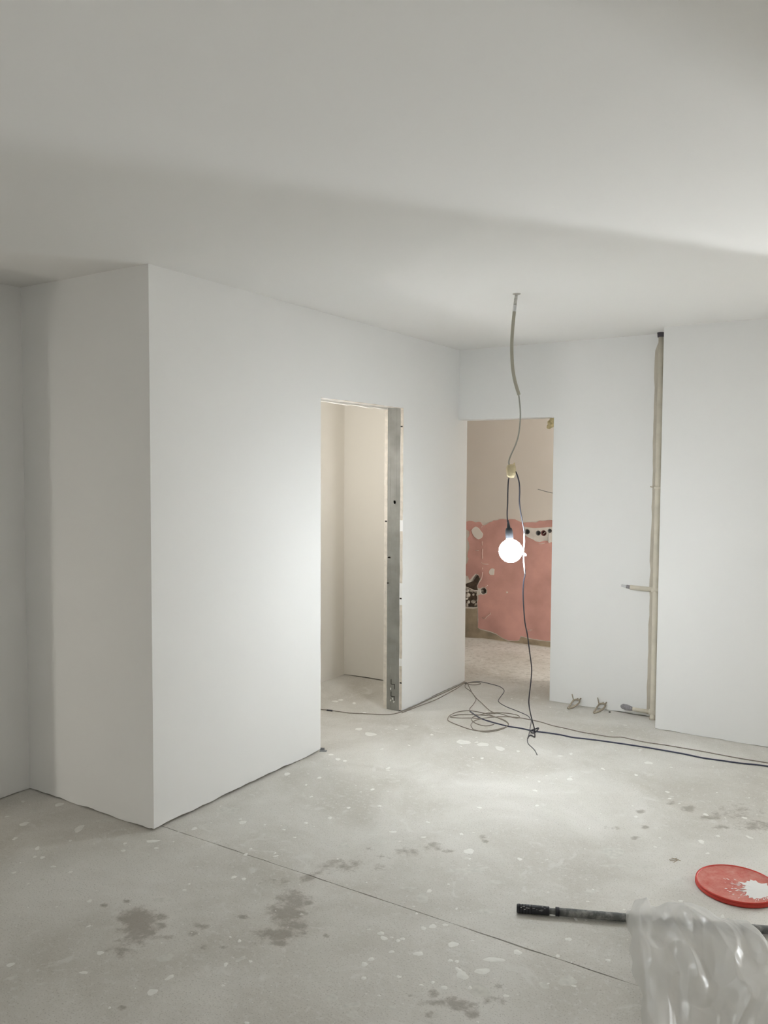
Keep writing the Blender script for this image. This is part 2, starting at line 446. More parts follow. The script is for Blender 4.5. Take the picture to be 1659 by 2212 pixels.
# H-shaped punch-outs near the foot of the stud: dark slots with bent tabs
xc = (XI + XO) / 2
for zc in (0.185, 0.098):
    bm = bmesh.new(); y0, y1 = YD2 - 0.0016, YD2 + 0.0012
    for s in (-1, 1):
        add_box(bm, xc + s * 0.014 - 0.0022, xc + s * 0.014 + 0.0022, y0, y1, zc + (0.0 if s < 0 else -0.032), zc + (0.034 if s < 0 else 0.004))
    add_box(bm, xc - 0.014, xc + 0.014, y0, y1, zc - 0.002, zc + 0.0025)
    s_ = obj('punched_slot', bm, M_DARK, stud)
for zc, dx in ((0.155, -0.016), (0.072, -0.014), (0.066, 0.012), (0.085, 0.0)):
    bm = bmesh.new(); add_box(bm, xc + dx - 0.004, xc + dx + 0.004, YD2 - 0.004, YD2 - 0.001, zc - 0.010, zc + 0.004)
    bmesh.ops.rotate(bm, verts=bm.verts, cent=(xc + dx, YD2, zc), matrix=Matrix.Rotation(random.uniform(-0.6, 0.6), 3, 'Y'))
    obj('bent_tab', bm, mat('bright_torn_steel', (0.75, 0.74, 0.72), 0.4, 0.5), stud)
# smears of filler and chips along the steel
for zc, xx, w_, h_ in ((1.082, XO + 0.014, 0.028, 0.012), (0.90, XO + 0.006, 0.012, 0.010), (1.47, xc + 0.006, 0.018, 0.03)):
    bm = bmesh.new(); vs = []
    for k in range(11):
        t = 2 * math.pi * k / 11; q = random.uniform(0.6, 1.1)
        vs.append(bm.verts.new((xx + w_ / 2 * q * math.cos(t), YD2 - 0.0012, zc + h_ / 2 * q * math.sin(t))))
    bm.faces.new(vs)
    bmesh.ops.solidify(bm, geom=bm.faces[:], thickness=0.001)
    obj('filler_smear', bm, M_PLASTER if zc < 1.3 else mat('dull_zinc_mark', (0.25, 0.25, 0.24), 0.7, 0.4), stud)
for zc, x0 in ((1.995, XW - 0.022), (0.80, XW - 0.022), (0.205, XW - 0.018), (1.335, XO - 0.020)):
    box('nick', (x0, x0 + 0.016, YD2 - 0.0022, YD2 + 0.002, zc - 0.005, zc + 0.005), M_DARK, wp)
# bottom track recessed under the boards
box('floor_track', (XI - 0.004, XI - 0.012, YS + 0.02, YD1 - 0.01, 0, 0.04), M_RUBBLE, wp)
box('floor_track', (XI - 0.004, XI - 0.012, YD2 + 0.01, YBACK, 0, 0.04), M_RUBBLE, wp)
box('filler_block', (XO, XI - 0.014, YD2 + 0.05, YBACK - 0.01, 0, H), M_GYPS, wp)
box('filler_block', (XO, XI - 0.014, YS + 0.08, YD1 - 0.05, 0, H), M_GYPS, wp)
box('filler_block', (XO, XI - 0.014, YD1 - 0.05, YD2 + 0.05, DH + 0.052, H), M_GYPS, wp)

# the end face of the partition block (shaded wall on the left)
XE = XW - T_BOARD
out = [(XE, H), (XR, H)] + bottom_edge(XR, XE - 0.02, lo=0.002, hi=0.009) + [(XE, 0.008)]
ws = structure(board('wall_partition_end', out, 'y', YS, YS + 0.024, M_WALL), 'shaded white end wall of the partition, facing the camera')
box('core', (XR, XW - 0.03, YS + 0.030, YS + 0.12, 0, H), M_RUBBLE, ws)
box('inner_board', (XR, XO + 0.0, YS + 0.12, YS + 0.145, 0, H), M_PLASTER, ws)

# left wall of the recess, running on behind the partition as the closet wall
LD0, LD1 = 1.30, 2.20      # doorway in the left wall, out of frame
out = [(YREAR, H), (YREAR, 0.003), (LD0, 0.003), (LD0, D2H), (LD1, D2H)] + bottom_edge(LD1, YS + 0.02, step=0.05, lo=0.001, hi=0.006) + [(YS + 0.02, H)]
wl = structure(board('wall_left', out, 'x', XR, XR - 0.02, M_WALL), 'white wall at the far left of the recess')
board('core', [(YREAR, H), (YREAR, 0), (LD0, 0), (LD0, D2H), (LD1, D2H), (LD1, 0), (YBACK, 0), (YBACK, H)], 'x', XR - 0.2, XR - 0.0205, M_WALL, wl)
wc = structure(box('wall_closet', (XR - 0.02, XR, YS + 0.145, 5.56, 0, H), M_PLASTER), 'cream plaster side wall inside the closet')
out = [(XR, H)] + bottom_edge(XR, XBK, step=0.04, lo=0.002, hi=0.008) + [(XBK, H)]
wcb = structure(board('wall_closet_back', out, 'y', 5.50, 5.53, M_PLASTER), 'cream plaster rear wall inside the closet')
box('core', (XR, XO, 5.535, YBACK, 0, H), M_BEIGE, wcb)

# ------------------------------------------------------------------ back wall with the doorway to the pink room, and the stepped-forward part
out = [(XW, H), (XW, D2H)] + ragged((XW, D2H), (X2, D2H), 10, 0.001)[1:] + [(X2, 0.0)] + bottom_edge(X2 + 0.002, XS, step=0.04, lo=0.001, hi=0.006) + [(XS, H)]
wb = structure(board('wall_back', out, 'y', YB, YB + 0.02, M_WALL), 'white back wall with doorway into the pink room')
board('core', [(XW, H), (XW, D2H), (X2, D2H), (X2, 0), (XS, 0), (XS, H)], 'y', YB + 0.02, YBACK, M_WALL, wb)
out = [(XS, H)] + bottom_edge(XS, XGAP, step=0.04, lo=0.001, hi=0.004) + [(XGAP, H)]
w2 = structure(board('wall_back_step', out, 'y', YB2, YB2 + 0.02, M_WALL), 'white wall stepped forward, right of the heating pipe')
box('core', (XS, XGAP, YB2 + 0.02, YBACK, 0, H), M_WALL, w2)
structure(box('wall_right', (XRIGHT, XRIGHT + 0.12, YREAR, YB2 + 0.12, 0, H), M_WALL), 'white wall on the right, out of frame')
structure(box('wall_rear', (XR, XRIGHT + 0.12, YREAR - 0.12, YREAR, 0, H), M_WALL), 'white wall behind the camera')

structure(box('wall_side_room', (-6.32, -6.2, -0.8, 2.6, 0, H), M_WALL), 'white wall of the side room, out of frame')
structure(box('wall_side_room_near', (-6.2, XR - 0.2, -0.8, -0.7, 0, H), M_WALL), 'white near wall of the side room, out of frame')
structure(box('wall_side_room_far', (-6.2, XR - 0.2, 2.5, 2.6, 0, H), M_WALL), 'white far wall of the side room, out of frame')

# ------------------------------------------------------------------ the room behind: old pink wall
S3 = 1 / 6.9125
def pw(cx, cy):
    v = yp(980 + cx * S3, 1100 + cy * S3, YPINK); return (v.x, v.z)
def circ(cx, cy, r, n=16, j=0.0):
    return [pw(cx + r * math.cos(2*math.pi*k/n) * (1 + random.uniform(-j, j)), cy + r * math.sin(2*math.pi*k/n) * (1 + random.uniform(-j, j))) for k in range(n)]
SOCKETS = [(1102, 335, 40), (1268, 355, 36), (1350, 356, 41), (1440, 322, 30)]
sock_holes = [circ(*s) for s in SOCKETS]
cable_hole = circ(443, 1222, 46, 14, 0.10)
cavity = [pw(*q) for q in ((60,1120),(175,1115),(250,1085),(290,1020),(330,975),(365,985),(395,1040),(370,1090),(345,1150),(360,1200),(345,1250),(352,1330),(345,1400),(352,1460),(290,1470),(200,1465),(60,1460))]
XL0, XL1 = -4.5, 2.7
wpk = structure(board('wall_far', [(XL0, 0), (XL1, 0), (XL1, H), (XL0, H)], 'y', YPINK, YPINK + 0.07, M_BEIGE, None, sock_holes + [cable_hole, cavity]), 'old beige and pink wall of the room beyond the doorway')
box('brick_core', (XL0, XL1, YPINK + 0.07, YPINK + 0.2, 0, H), M_HOLE, wpk)
pink = [(-220,150),(165,165),(195,185),(230,172),(280,178),(330,196),(370,186),(405,192),(420,215),(432,238),(460,243),(490,228),(520,206),(545,190),(575,186),(600,166),(640,168),(680,152),(740,146),(800,155),(860,148),(920,151),(960,172),(1000,190),(1040,202),(1130,196),(1230,201),(1255,185),(1285,171),(1340,176),(1400,165),(1460,160),(1700,165),
        (1700,1975),(1430,1962),(1290,1950),(1200,1938),(1130,1921),(1060,1905),(1002,1890),(985,1945),(960,1958),(820,1957),(760,1935),(700,1902),(640,1856),(560,1825),(480,1802),(400,1785),(366,1770),(368,1600),(362,1450),(358,1395),(372,1345),(368,1285),(405,1270),(440,1280),(500,1262),(505,1215),(480,1165),(430,1160),(395,1185),(362,1170),(375,1110),(405,1045),(372,975),(325,962),(282,1005),(240,1060),(215,1000),(165,985),(150,900),
        (175,845),(205,800),(225,740),(205,700),(215,640),(240,570),(230,500),(205,440),(240,390),(235,330),(190,300),(180,245),(-220,240)]
random.seed(21)
pk = []
for (a, b), (c, d) in zip(pink, pink[1:] + pink[:1]):
    n = max(1, int(math.hypot(c - a, d - b) / 45))
    for i in range(n):
        t = i / n
        j = 6 if 150 < a + (c - a) * t < 1480 else 0
        pk.append(pw(a + (c - a) * t + (random.uniform(-j, j) if i else 0), b + (d - b) * t + (random.uniform(-j, j) if i else 0)))
pkl = board('pink_paint', pk, 'y', YPINK - 0.004, YPINK - 0.0002, M_PINK, wpk, sock_holes)
patch = [pw(*q) for q in ((1050,262),(1120,270),(1200,282),(1300,276),(1400,268),(1520,262),(1700,262),(1700,500),(1455,492),(1430,505),(1405,470),(1350,468),(1290,490),(1235,480),(1190,452),(1130,425),(1090,402),(1055,390),(1045,330))]
board('filler_patch', patch, 'y', YPINK - 0.008, YPINK - 0.0042, M_PATCH, wpk, sock_holes)
for q in (((270,315),(300,275),(330,260),(358,268),(385,290),(412,328),(443,368),(436,400),(425,425),(400,440),(375,450),(340,432),(310,408),(288,372)),
          ((530,940),(540,910),(560,886),(585,882),(612,892),(610,930),(605,980),(575,982),(545,975)),
          ((788,1240),(795,1226),(806,1228),(814,1242),(806,1252),(794,1252))):
    board('filler_patch', [pw(*p) for p in q], 'y', YPINK - 0.008, YPINK - 0.004, mat('white_filler_patch', (0.66, 0.60, 0.54), 0.9, var=0.04), wpk)
# scratches: thin ridges of filler
for q in (((415,275),(432,250)), ((430,480),(426,540)), ((438,590),(428,650),(434,740)), ((436,870),(428,900)), ((436,940),(420,1040),(388,1085),(358,1145)), ((330,610),(380,618)), ((415,795),(450,820),(520,820)), ((430,1180),(480,1160),(512,1135)),
          ((545,1545),(555,1562),(500,1600),(470,1640),(435,1615)), ((1270,515),(1310,518),(1360,505)), ((1130,1790),(1180,1803),(1140,1812),(1090,1806))):
    tube('scratch', [Vector((*[pw(*p)[0]], YPINK - 0.0045, pw(*p)[1])) for p in q], 0.0030, mat('pale_pink_scratch', (0.60, 0.46, 0.41), 0.9), wpk, 5)
# bare brown render under the broken corner, and skirting mortar
board('bare_render', [pw(*q) for q in ((-220,1478),(200,1480),(300,1484),(352,1476),(356,1770),(400,1800),(560,1840),(640,1872),(720,1925),(820,1972),(980,1965),(1010,1905),(1150,1940),(1300,1965),(1430,1978),(1700,1990),(1700,2080),(1430,2056),(820,1972+6),(430,1924),(165,1916),(-220,1930))], 'y', YPINK - 0.003, YPINK - 0.0002, M_BROWN, wpk)
for i, (cx, cy, r) in enumerate(SOCKETS):
    x, z = pw(cx, cy); rr = r * S3 / 218.0
    bm = bmesh.new(); add_lathe(bm, [(rr * 1.02, 0.006), (rr * 0.86, 0.006), (rr * 0.84, -0.035), (0, -0.036)], 20, Matrix.Translation((x, YPINK - 0.004, z)) @ Matrix.Rotation(math.pi / 2, 4, 'X'))
    obj('socket_cup', bm, mat('socket_cup_' + ('red' if i == 2 else 'grey'), (0.16, 0.06, 0.055) if i == 2 else (0.17, 0.16, 0.16), 0.6), wpk, True)
x, z = pw(1350, 360)
tube('socket_wire', catmull([(x - 0.015, YPINK + 0.02, z - 0.01), (x, YPINK - 0.006, z), (x + 0.014, YPINK + 0.01, z + 0.014)], 5), 0.0025, M_PATCH, wpk, 6)
x, z = pw(1440, 320)
tube('socket_wire', catmull([(x, YPINK + 0.02, z), (x - 0.01, YPINK - 0.012, z - 0.03), (x - 0.012, YPINK - 0.012, z - 0.10)], 5), 0.003, mat('grey_wire', (0.33, 0.31, 0.28), 0.6), wpk, 6)
# rubble in the broken corner
random.seed(4)
def rock(bm, c, r):
    g = bmesh.ops.create_icosphere(bm, subdivisions=1, radius=1.0)
    s = Vector((random.uniform(.7, 1.3), random.uniform(.6, 1.0), random.uniform(.6, 1.1)))
    for v in g['verts']:
        q = 1 + random.uniform(-.22, .22)
        v.co = Vector((c[0] + v.co.x * r * s.x * q, c[1] + v.co.y * r * s.y * q, c[2] + v.co.z * r * s.z * q))
for cx, cy, r in ((195,1220,.030),(255,1225,.026),(310,1235,.022),(205,1285,.030),(330,1290,.024),(285,1275,.016),(215,1390,.026),(280,1385,.024),(325,1425,.018),(180,1440,.022),(300,1440,.02),(185,1340,.022),(335,1365,.016)):
    x, z = pw(cx, cy); bm = bmesh.new(); rock(bm, (x, YPINK + 0.025 + random.uniform(-.01, .02), z), r)
    obj('mortar_lump', bm, M_RUBBLE, wpk)
for a in (0, 1):
    tube('old_wire', catmull([Vector((*[pw(140, 1140 + 12 * a)[0]], YPINK - 0.01, pw(140, 1140 + 12 * a)[1])), Vector((pw(240, 1178 + 20 * a)[0], YPINK - 0.012, pw(240, 1178 + 20 * a)[1])), Vector((pw(330, 1210 + 8 * a)[0], YPINK - 0.012, pw(330, 1210 + 8 * a)[1])), Vector((pw(440, 1225)[0], YPINK + 0.02, pw(440, 1225)[1]))], 6), 0.0035, mat('pale_old_wire', (0.55, 0.49, 0.44), 0.6), wpk, 6)
structure(box('wall_far_side_left', (XL0 - 0.1, XL0, YBACK, YPINK, 0, H), M_BEIGE), 'beige side wall of the far room')
structure(box('wall_far_side_right', (XL1, XL1 + 0.1, YB2, YPINK, 0, H), M_BEIGE), 'beige right wall of the far room')
structure(box('wall_far_front', (XL0, XBK, YBACK - 0.01, YBACK + 0.02, 0, H), M_BEIGE), 'beige back side of the closet wall')
structure(box('wall_far_blocker', (-2.09, -1.97, YBACK, 6.26, 0, H), M_BEIGE), 'unseen beige wall stub, added to keep work lamp light off the pink doorway')  # hidden stub added to block work lamp light from the partition end
structure(box('wall_far_return', (XRIGHT + 0.12, XL1, YB2, YB2 + 0.12, 0, H), M_BEIGE), 'beige wall beside the passage')

# ------------------------------------------------------------------ hanging bulb
def hang(px, py, depth_pt=Vector((-1.725, 4.041, 0))):
    n = Vector((FW.x, FW.y, 0)).normalized(); d = ray(px, py)
    t = depth_pt.dot(n) / d.dot(n)
    return Vector((d.x * t, d.y * t, CAM_H + d.z * t))
M_SLEEVE = mat('grey_beige_conduit', (0.43, 0.41, 0.34), 0.6)
M_GCABLE = mat('grey_cable_sheath', (0.40, 0.40, 0.36), 0.55)
M_BLACK = mat('black_cable_sheath', (0.035, 0.035, 0.045), 0.45)
M_TAPE = mat('yellowed_tape', (0.72, 0.62, 0.40), 0.7, var=0.08, vscale=40)
hb = hang(1103, 1190)
lamp = thing('hanging_lamp', 'bare glowing globe bulb hanging from ceiling on a grey conduit and taped cable', 'lamp', (0, 0, 0))
sl = [hang(*q) for q in ((1116,634),(1113,655),(1110,683),(1107,715),(1105.5,750),(1107,790),(1112,822),(1121,853))]
slc = catmull(sl, 6)
bm = bmesh.new(); add_tube(bm, slc[10:], 0.0090, 12)
for i in range(11, len(slc) - 1):   # shallow ribs of the conduit
    pass
obj('conduit', bm, M_SLEEVE, lamp, True)
tube('painted_tail', slc[:8], [0.007, 0.0065, 0.007, 0.008, 0.0085, 0.008, 0.009, 0.0085], mat('paint_smeared_sheath', (0.62, 0.61, 0.58), 0.8, var=0.3, vscale=60), lamp, 10)
tube('tape_wrap', slc[7:11], 0.0093, mat('white_tape_and_lit_cable', (0.74, 0.74, 0.74), 0.6), lamp, 10)
lathe('ceiling_hole', [(0.022, 0.0), (0.018, -0.003), (0.010, -0.004), (0.007, 0.0)], mat('chipped_plaster', (0.55, 0.53, 0.49), 0.9), lamp, 14, sl[0] + Vector((0, 0, H - sl[0].z)))
cb = catmull([hang(*q) for q in ((1120,850),(1123,875),(1124,900),(1121,935),(1114,960),(1104,982),(1099,998),(1103,1012))], 6)
tube('supply_cable', cb, 0.0042, M_GCABLE, lamp, 8)
cj = hang(1104, 1017)
bm = bmesh.new()
add_lathe(bm, [(0, -0.036), (0.014, -0.036), (0.022, -0.026), (0.0255, -0.01), (0.025, 0.012), (0.022, 0.027), (0.012, 0.033), (0, 0.033)], 10)
for v in bm.verts: v.co = Vector((v.co.x * 1.0 + random.uniform(-.002, .002), v.co.y * 0.6, v.co.z + random.uniform(-.002, .002)))
rr = RT.normalized()
Mj = Matrix(((rr.x, -rr.y, 0, cj.x), (rr.y, rr.x, 0, cj.y), (0, 0, 1, cj.z), (0, 0, 0, 1)))
bmesh.ops.transform(bm, matrix=Mj, verts=bm.verts)
jb = obj('taped_joint', bm, M_TAPE, lamp)
bm = bmesh.new(); v = add_box(bm, 0.002, 0.020, -0.006, 0.006, 0.012, 0.044)
for k in (4, 7): v[k].co.x += 0.010; v[k].co.z -= 0.004
bmesh.ops.transform(bm, matrix=Mj, verts=bm.verts)
obj('tape_flap', bm, M_TAPE, jb)
lc = catmull([cj + Vector((-0.005, 0, -0.03)), hang(1098.5, 1036), hang(1097, 1060), hang(1096.5, 1085), hang(1095.5, 1110), hang(1096.5, 1128)], 6)
tube('lamp_cable', lc, 0.0036, M_BLACK, lamp, 8)
M_SOCK = mat('dark_grey_lampholder', (0.06, 0.065, 0.075), 0.5)
ax = (hang(1098.5, 1136) - hb).normalized()
q = Vector((0, 0, 1)).rotation_difference(ax)
so = lathe('lampholder', [(0.0035, 0.165), (0.006, 0.150), (0.0085, 0.132), (0.0095, 0.124), (0.015, 0.122), (0.0185, 0.112), (0.020, 0.095), (0.0205, 0.070), (0.0195, 0.066), (0, 0.066)][::-1], M_SOCK, lamp, 20, hb)
so.rotation_mode = 'QUATERNION'; so.rotation_quaternion = q
R = 0.0625
prof = [(0, -R)]
for k in range(1, 9):
    t = -math.pi / 2 + k * (math.pi * 0.90) / 9
    prof.append((R * math.cos(t), R * math.sin(t)))
prof += [(0.0185, 0.0605), (0.0185, 0.0665)]
bl = lathe('bulb', prof, emit_mat('lit_frosted_globe', BULB_COLOR, BULB_STRENGTH), lamp, 16, hb)
bl.rotation_mode = 'QUATERNION'; bl.rotation_quaternion = q
bl['label'] = 'glowing white globe bulb'

# cable running from the taped joint past the bulb down to the floor
fend = fp(1155, 1583, 0.006)
def hang2(px, py, s):
    a = Vector((-1.725, 4.041, 0)); n = Vector((FW.x, FW.y, 0)).normalized()
    k = a.dot(n) * (1 - s) + Vector((fend.x, fend.y, 0)).dot(n) * s
    d = ray(px, py); t = k / d.dot(n)
    return Vector((d.x * t, d.y * t, CAM_H + d.z * t))
pts = [(1113,1018,0),(1117,1026,0),(1121.5,1043,.01),(1122.5,1062,.03),(1122,1083,.05),(1124.5,1105,.07),(1129,1130,.09),(1132.5,1152,.11),(1132.5,1172,.13),(1130,1195,.15),(1132,1220,.18),(1134,1240,.2),(1131,1258,.23),(1130,1285,.27),(1131.5,1315,.32),(1134,1345,.38),(1139,1370,.44),(1143,1400,.52),(1147,1430,.6),(1148.5,1448,.65),(1146.5,1475,.72),(1143,1505,.80),(1142.5,1520,.84),(1145,1537,.89),(1150,1558,.95),(1154,1572,.985),(1155,1583,1.0)]
dc = tag(tube('drop_cable', catmull([hang2(*p) for p in pts], 5), 0.0037, M_BLACK, None, 8), 'thin black cable dropping from taped joint past the bulb to the floor', 'cable')
w0 = hang2(1131.5, 1197, .15)
bm = bmesh.new(); v = add_box(bm, -0.002, 0.014, -0.001, 0.001, -0.010, 0.012); v[5].co.z -= 0.012; v[6].co.z -= 0.012
bmesh.ops.transform(bm, matrix=Matrix.Translation(w0) @ Matrix.Rotation(YAW, 4, 'Z'), verts=bm.verts)
obj('paper_tag', bm, mat('white_tag', (0.85, 0.85, 0.85), 0.6), dc)
tube('white_tape_and_lit_cable', [hang2(*p) for p in pts[7:12]], 0.0041, mat('white_tape_and_lit_cable', (0.74, 0.74, 0.74), 0.6), dc, 8)  # white stands in for bulb light on the black sheath; no tape here

# ------------------------------------------------------------------ cables on the floor
def c4(cx, cy): return (940 + cx / 5.53, 1380 + cy / 5.53)
def floor_cable(name, pxs, r, m, label, cat='cable', lift=(), n=6):
    pts = []
    for i, (x, y) in enumerate(pxs):
        pts.append(fp(x, y, r + 0.0006 + (lift[i] if i < len(lift) else 0)))
    return tag(tube(name, catmull(pts, n), r, m, None, 7), label, cat)
M_GREYC = mat('dusty_grey_cable', (0.30, 0.265, 0.225), 0.7, var=0.1, vscale=30)
M_NAVY = mat('blue_black_cable', (0.06, 0.065, 0.10), 0.5)
random.seed(11)
B1 = [(1900,1700),(1780,1677),(1659,1655),(1600,1648.5),(1560,1643),(1518,1637),(1480,1629),(1441,1622),(1400,1615),(1355,1608),(1320,1603),(1291,1599),(1262,1595.5),(1236,1592.5),(1210,1587),(1184,1583),(1153,1579),(1125,1573),(1099,1569),(1077,1563.5),(1056,1558),(1038,1551.5),(1027,1545),(1016,1537)]
floor_cable('extension_cable', B1, 0.0043, M_NAVY, 'blue-black cable running along floor from the coil out of frame to the right')
G1 = [(1900,1693),(1780,1671),(1659,1648),(1610,1640),(1560,1631),(1518,1623),(1477,1616),(1435,1609),(1394,1603),(1365,1597),(1344,1592.5),(1319,1591.7),(1290,1587),(1255,1581),(1225,1574),(1193,1567),(1170,1560),(1148,1555),(1121,1550)]
coil = [c4(*q) for q in ((870,930),(750,930),(600,945),(480,975),(430,1020),(440,1060),(470,1085),(600,1112),(760,1090),(860,1045),(860,1000),(740,940),(600,892),(420,858),(280,870),(190,905),(150,950),(170,985),(300,1040),(450,1088),(620,1100),(790,1070),(875,1030),(850,985),(760,945),(620,915),(450,905),(300,905),(210,920),(185,935),(300,945),(430,945),(560,960),(680,990),(700,1020),(600,1038),(500,1015),(440,975),(450,935),(560,900),(700,880),(860,888),(960,905),(1005,925),(980,945),(880,925),(760,890),(640,888))]
floor_cable('coiled_cable', G1 + coil, 0.0029, M_GREYC, 'dusty grey cable lying in loose loops in front of the pink doorway', n=5)
L1 = [c4(*q) for q in ((640,890),(720,890),(650,855),(560,770),(490,705),(440,640),(400,560),(385,530),(350,520))] + [(985,1484),(962,1495),(940,1505),(918,1515),(900,1523.5),(884,1531),(868,1537),(855,1541),(840,1543),(820,1543),(799,1542),(777,1541),(755,1540),(733,1537),(712,1534),(692,1532),(670,1529),(640,1524)]
cw = floor_cable('doorway_cable', L1, 0.0029, M_GREYC, 'grey-brown cable lying across the open doorway and along the partition foot')
tube('cable_joint', [fp(706, 1534, 0.005), fp(718, 1535.2, 0.005)], 0.0058, M_BLACK, cw, 8)
L2 = [(868,1540),(900,1527),(940,1512),(965,1499),(985,1488)] + [c4(*q) for q in ((350,532),(420,548),(500,548),(545,535),(500,522),(420,522),(390,530),(360,548),(362,580),(400,608),(440,640),(470,685),(488,725),(450,790),(412,835),(425,880),(540,955))]
floor_cable('thin_cable', L2, 0.0026, M_GREYC, 'second thin grey cable along the partition foot, kinked towards the coil')
L3 = [c4(*q) for q in ((360,535),(420,518),(490,512),(560,515),(650,535),(760,565),(815,600),(822,635),(790,680),(755,735),(780,770),(850,810),(930,842),(1000,870),(1060,895),(1110,922),(1135,955),(1148,985),(1135,1060),(1122,1130),(1106,1185),(1103,1215),(1112,1252),(1150,1290),(1190,1332),(1212,1375))] + [(1160,1630.5)]
floor_cable('loop_cable', L3, 0.0028, mat('slate_grey_cable', (0.15, 0.15, 0.155), 0.6), 'dark grey cable curving from pink doorway to a loose end beneath the bulb')
kn = fp(1155, 1578, 0.008)
loop = [Vector((kn.x + 0.016 * math.cos(t), kn.y + 0.055 * math.sin(t), 0.010 + 0.004 * math.sin(2 * t))) for t in [2 * math.pi * k / 14 for k in range(14)]]
tail = [fp(*p, 0.006) for p in ((1155,1583),(1155.5,1590),(1154,1592),(1150,1589.5),(1146,1588),(1142,1591),(1140,1595))]
bm = bmesh.new(); add_tube(bm, catmull(loop, 3, True) + [loop[0]], 0.0037, 7); obj('knot_loop', bm, M_BLACK, dc, True)
tube('cable_tail', catmull(tail, 5), 0.0035, M_BLACK, dc, 7)

# ------------------------------------------------------------------ heating pipe in the corner
M_PIPE = mat('cream_painted_pipe', (0.66, 0.61, 0.51), 0.55, var=0.08, vscale=12)
M_DIRTY = mat('unpainted_dirty_strip', (0.56, 0.51, 0.43), 0.9, var=0.10, vscale=8)
M_GREYTIP = mat('grey_thread', (0.30, 0.285, 0.30), 0.6, 0.3, var=0.25, vscale=90)
st = [(-1.425, 0.02)] + ragged((-1.424, 0.02), (-1.418, H - 0.11), 40, 0.004)[1:] + [(-1.40, H - 0.06), (XS - 0.002, H - 0.05), (XS - 0.002, 0.02)]
board('unpainted_strip', st, 'y', YB - 0.0015, YB + 0.001, M_DIRTY, wb)
pipe = thing('heating_pipe', 'cream painted vertical heating pipe in the wall step, with two cut-off side branches', 'pipe', (-1.372, 5.648, 0))
PX, PY = -1.372, 5.648
def P_(x, y, z): return (x - PX, y - PY, z)
tube('riser', [P_(PX, PY, 0.0), P_(PX, PY, 0.02), P_(PX - 0.001, PY, 1.4), P_(PX + 0.002, PY + 0.004, H)], [0.024, 0.0185, 0.0185, 0.0185], M_PIPE, pipe, 16)
tube('clamp', [P_(PX, PY, 1.575), P_(PX, PY, 1.592)], 0.0225, M_PIPE, pipe, 16)
tube('clamp_arm', [P_(PX - 0.055, PY + 0.03, 1.59), P_(PX - 0.02, PY, 1.583)], 0.004, M_DIRTY, pipe, 6)
lathe('ceiling_sleeve', [(0.0187, 0), (0.022, 0.0), (0.025, 0.03), (0.0187, 0.03)], mat('dark_ceiling_hole', (0.09, 0.08, 0.09), 0.8), pipe, 16, P_(PX, PY, H - 0.03))
for zc, nm in ((0.895, 'branch'), (0.052, 'branch')):
    L_ = -1.538 if zc > 0.5 else -1.505
    tube(nm, [P_(PX + 0.01, PY, zc - 0.004), P_(-1.45, PY - 0.012, zc), P_(L_, PY - 0.02, zc + 0.003)], 0.0155 if zc > .5 else 0.0135, M_PIPE, pipe, 14)
    tube('branch_tee', [P_(PX - 0.024, PY, zc - 0.003), P_(PX + 0.02, PY, zc - 0.003)], 0.021, M_PIPE, pipe, 14)
tube('threaded_end', [P_(-1.536, PY - 0.02, .898), P_(-1.562, PY - 0.02, .901)], 0.0125, M_GREYTIP, pipe, 12)
tube('plastic_stopper', [P_(-1.562, PY - 0.02, .901), P_(-1.596, PY - 0.02, .906)], 0.0095, mat('clear_plastic', (0.70, 0.70, 0.70), 0.3), pipe, 10)
tube('threaded_end', [P_(-1.500, PY - 0.02, .053), P_(-1.515, PY - 0.02, .056), P_(-1.545, PY - 0.02, .060), P_(-1.572, PY - 0.02, .063), P_(-1.585, PY - 0.02, .064)], [0.012, 0.017, 0.021, 0.018, 0.008], M_GREYTIP, pipe, 12)

# two cut wall hooks of the removed radiator
M_HOOK = mat('rusty_cream_hook', (0.40, 0.345, 0.265), 0.7, var=0.25, vscale=40)
def hook(x, label, s):
    y = YB - 0.012
    o = thing('radiator_hook', label, 'hook', (x, y - 0.03, 0), 'cut radiator hooks at the wall foot')
    tube('prong', catmull([(-0.022, 0.02, 0.035), (-0.026, 0.015, 0.055), (-0.034, 0.018, 0.082 + s)], 4), 0.004, M_HOOK, o, 7)
    tube('prong', catmull([(0.018, 0.025, 0.035), (0.024, 0.02, 0.052), (0.032, 0.02, 0.062)], 4), 0.0045, M_HOOK, o, 7)
    tube('strap', catmull([(-0.026, -0.09, 0.006), (-0.028, -0.04, 0.016), (-0.022, 0.02, 0.038), (0.0, 0.03, 0.045), (0.020, 0.025, 0.040), (0.020, -0.005, 0.026), (0.000, -0.055, 0.010), (-0.022, -0.095, 0.006)], 5), 0.0062, M_HOOK, o, 8)
    tube('anchor', [(0.0, 0.044, 0.048), (0.0, 0.028, 0.044)], 0.006, M_HOOK, o, 8)
    return o
hook(-1.915, 'small cut radiator hook at the wall foot, nearer the pink doorway', 0.0)
hook(-1.728, 'small cut radiator hook at the wall foot, nearer the heating pipe', 0.004)
o = tag(obj('pebble', (lambda b: (rock(b, tuple(fp(1317, 1538, 0.006)), 0.008), b)[1])(bmesh.new()), M_DARK), 'tiny dark crumb on floor beside the radiator hook', 'crumb')

# small fixings
bm = bmesh.new(); f0 = fp(696, 1622)
add_box(bm, -0.022, 0.020, -0.012, 0.012, 0.0, 0.004); v = add_box(bm, -0.022, 0.004, 0.006, 0.009, 0.004, 0.018)
bmesh.ops.transform(bm, matrix=Matrix.Translation((f0.x + 0.01, f0.y, 0.0003)) @ Matrix.Rotation(0.4, 4, 'Z'), verts=bm.verts)
tag(obj('metal_offcut', bm, mat('dull_grey_metal', (0.30, 0.31, 0.32), 0.5, 0.5)), 'small bent grey metal offcut at the corner of the open doorway', 'scrap')

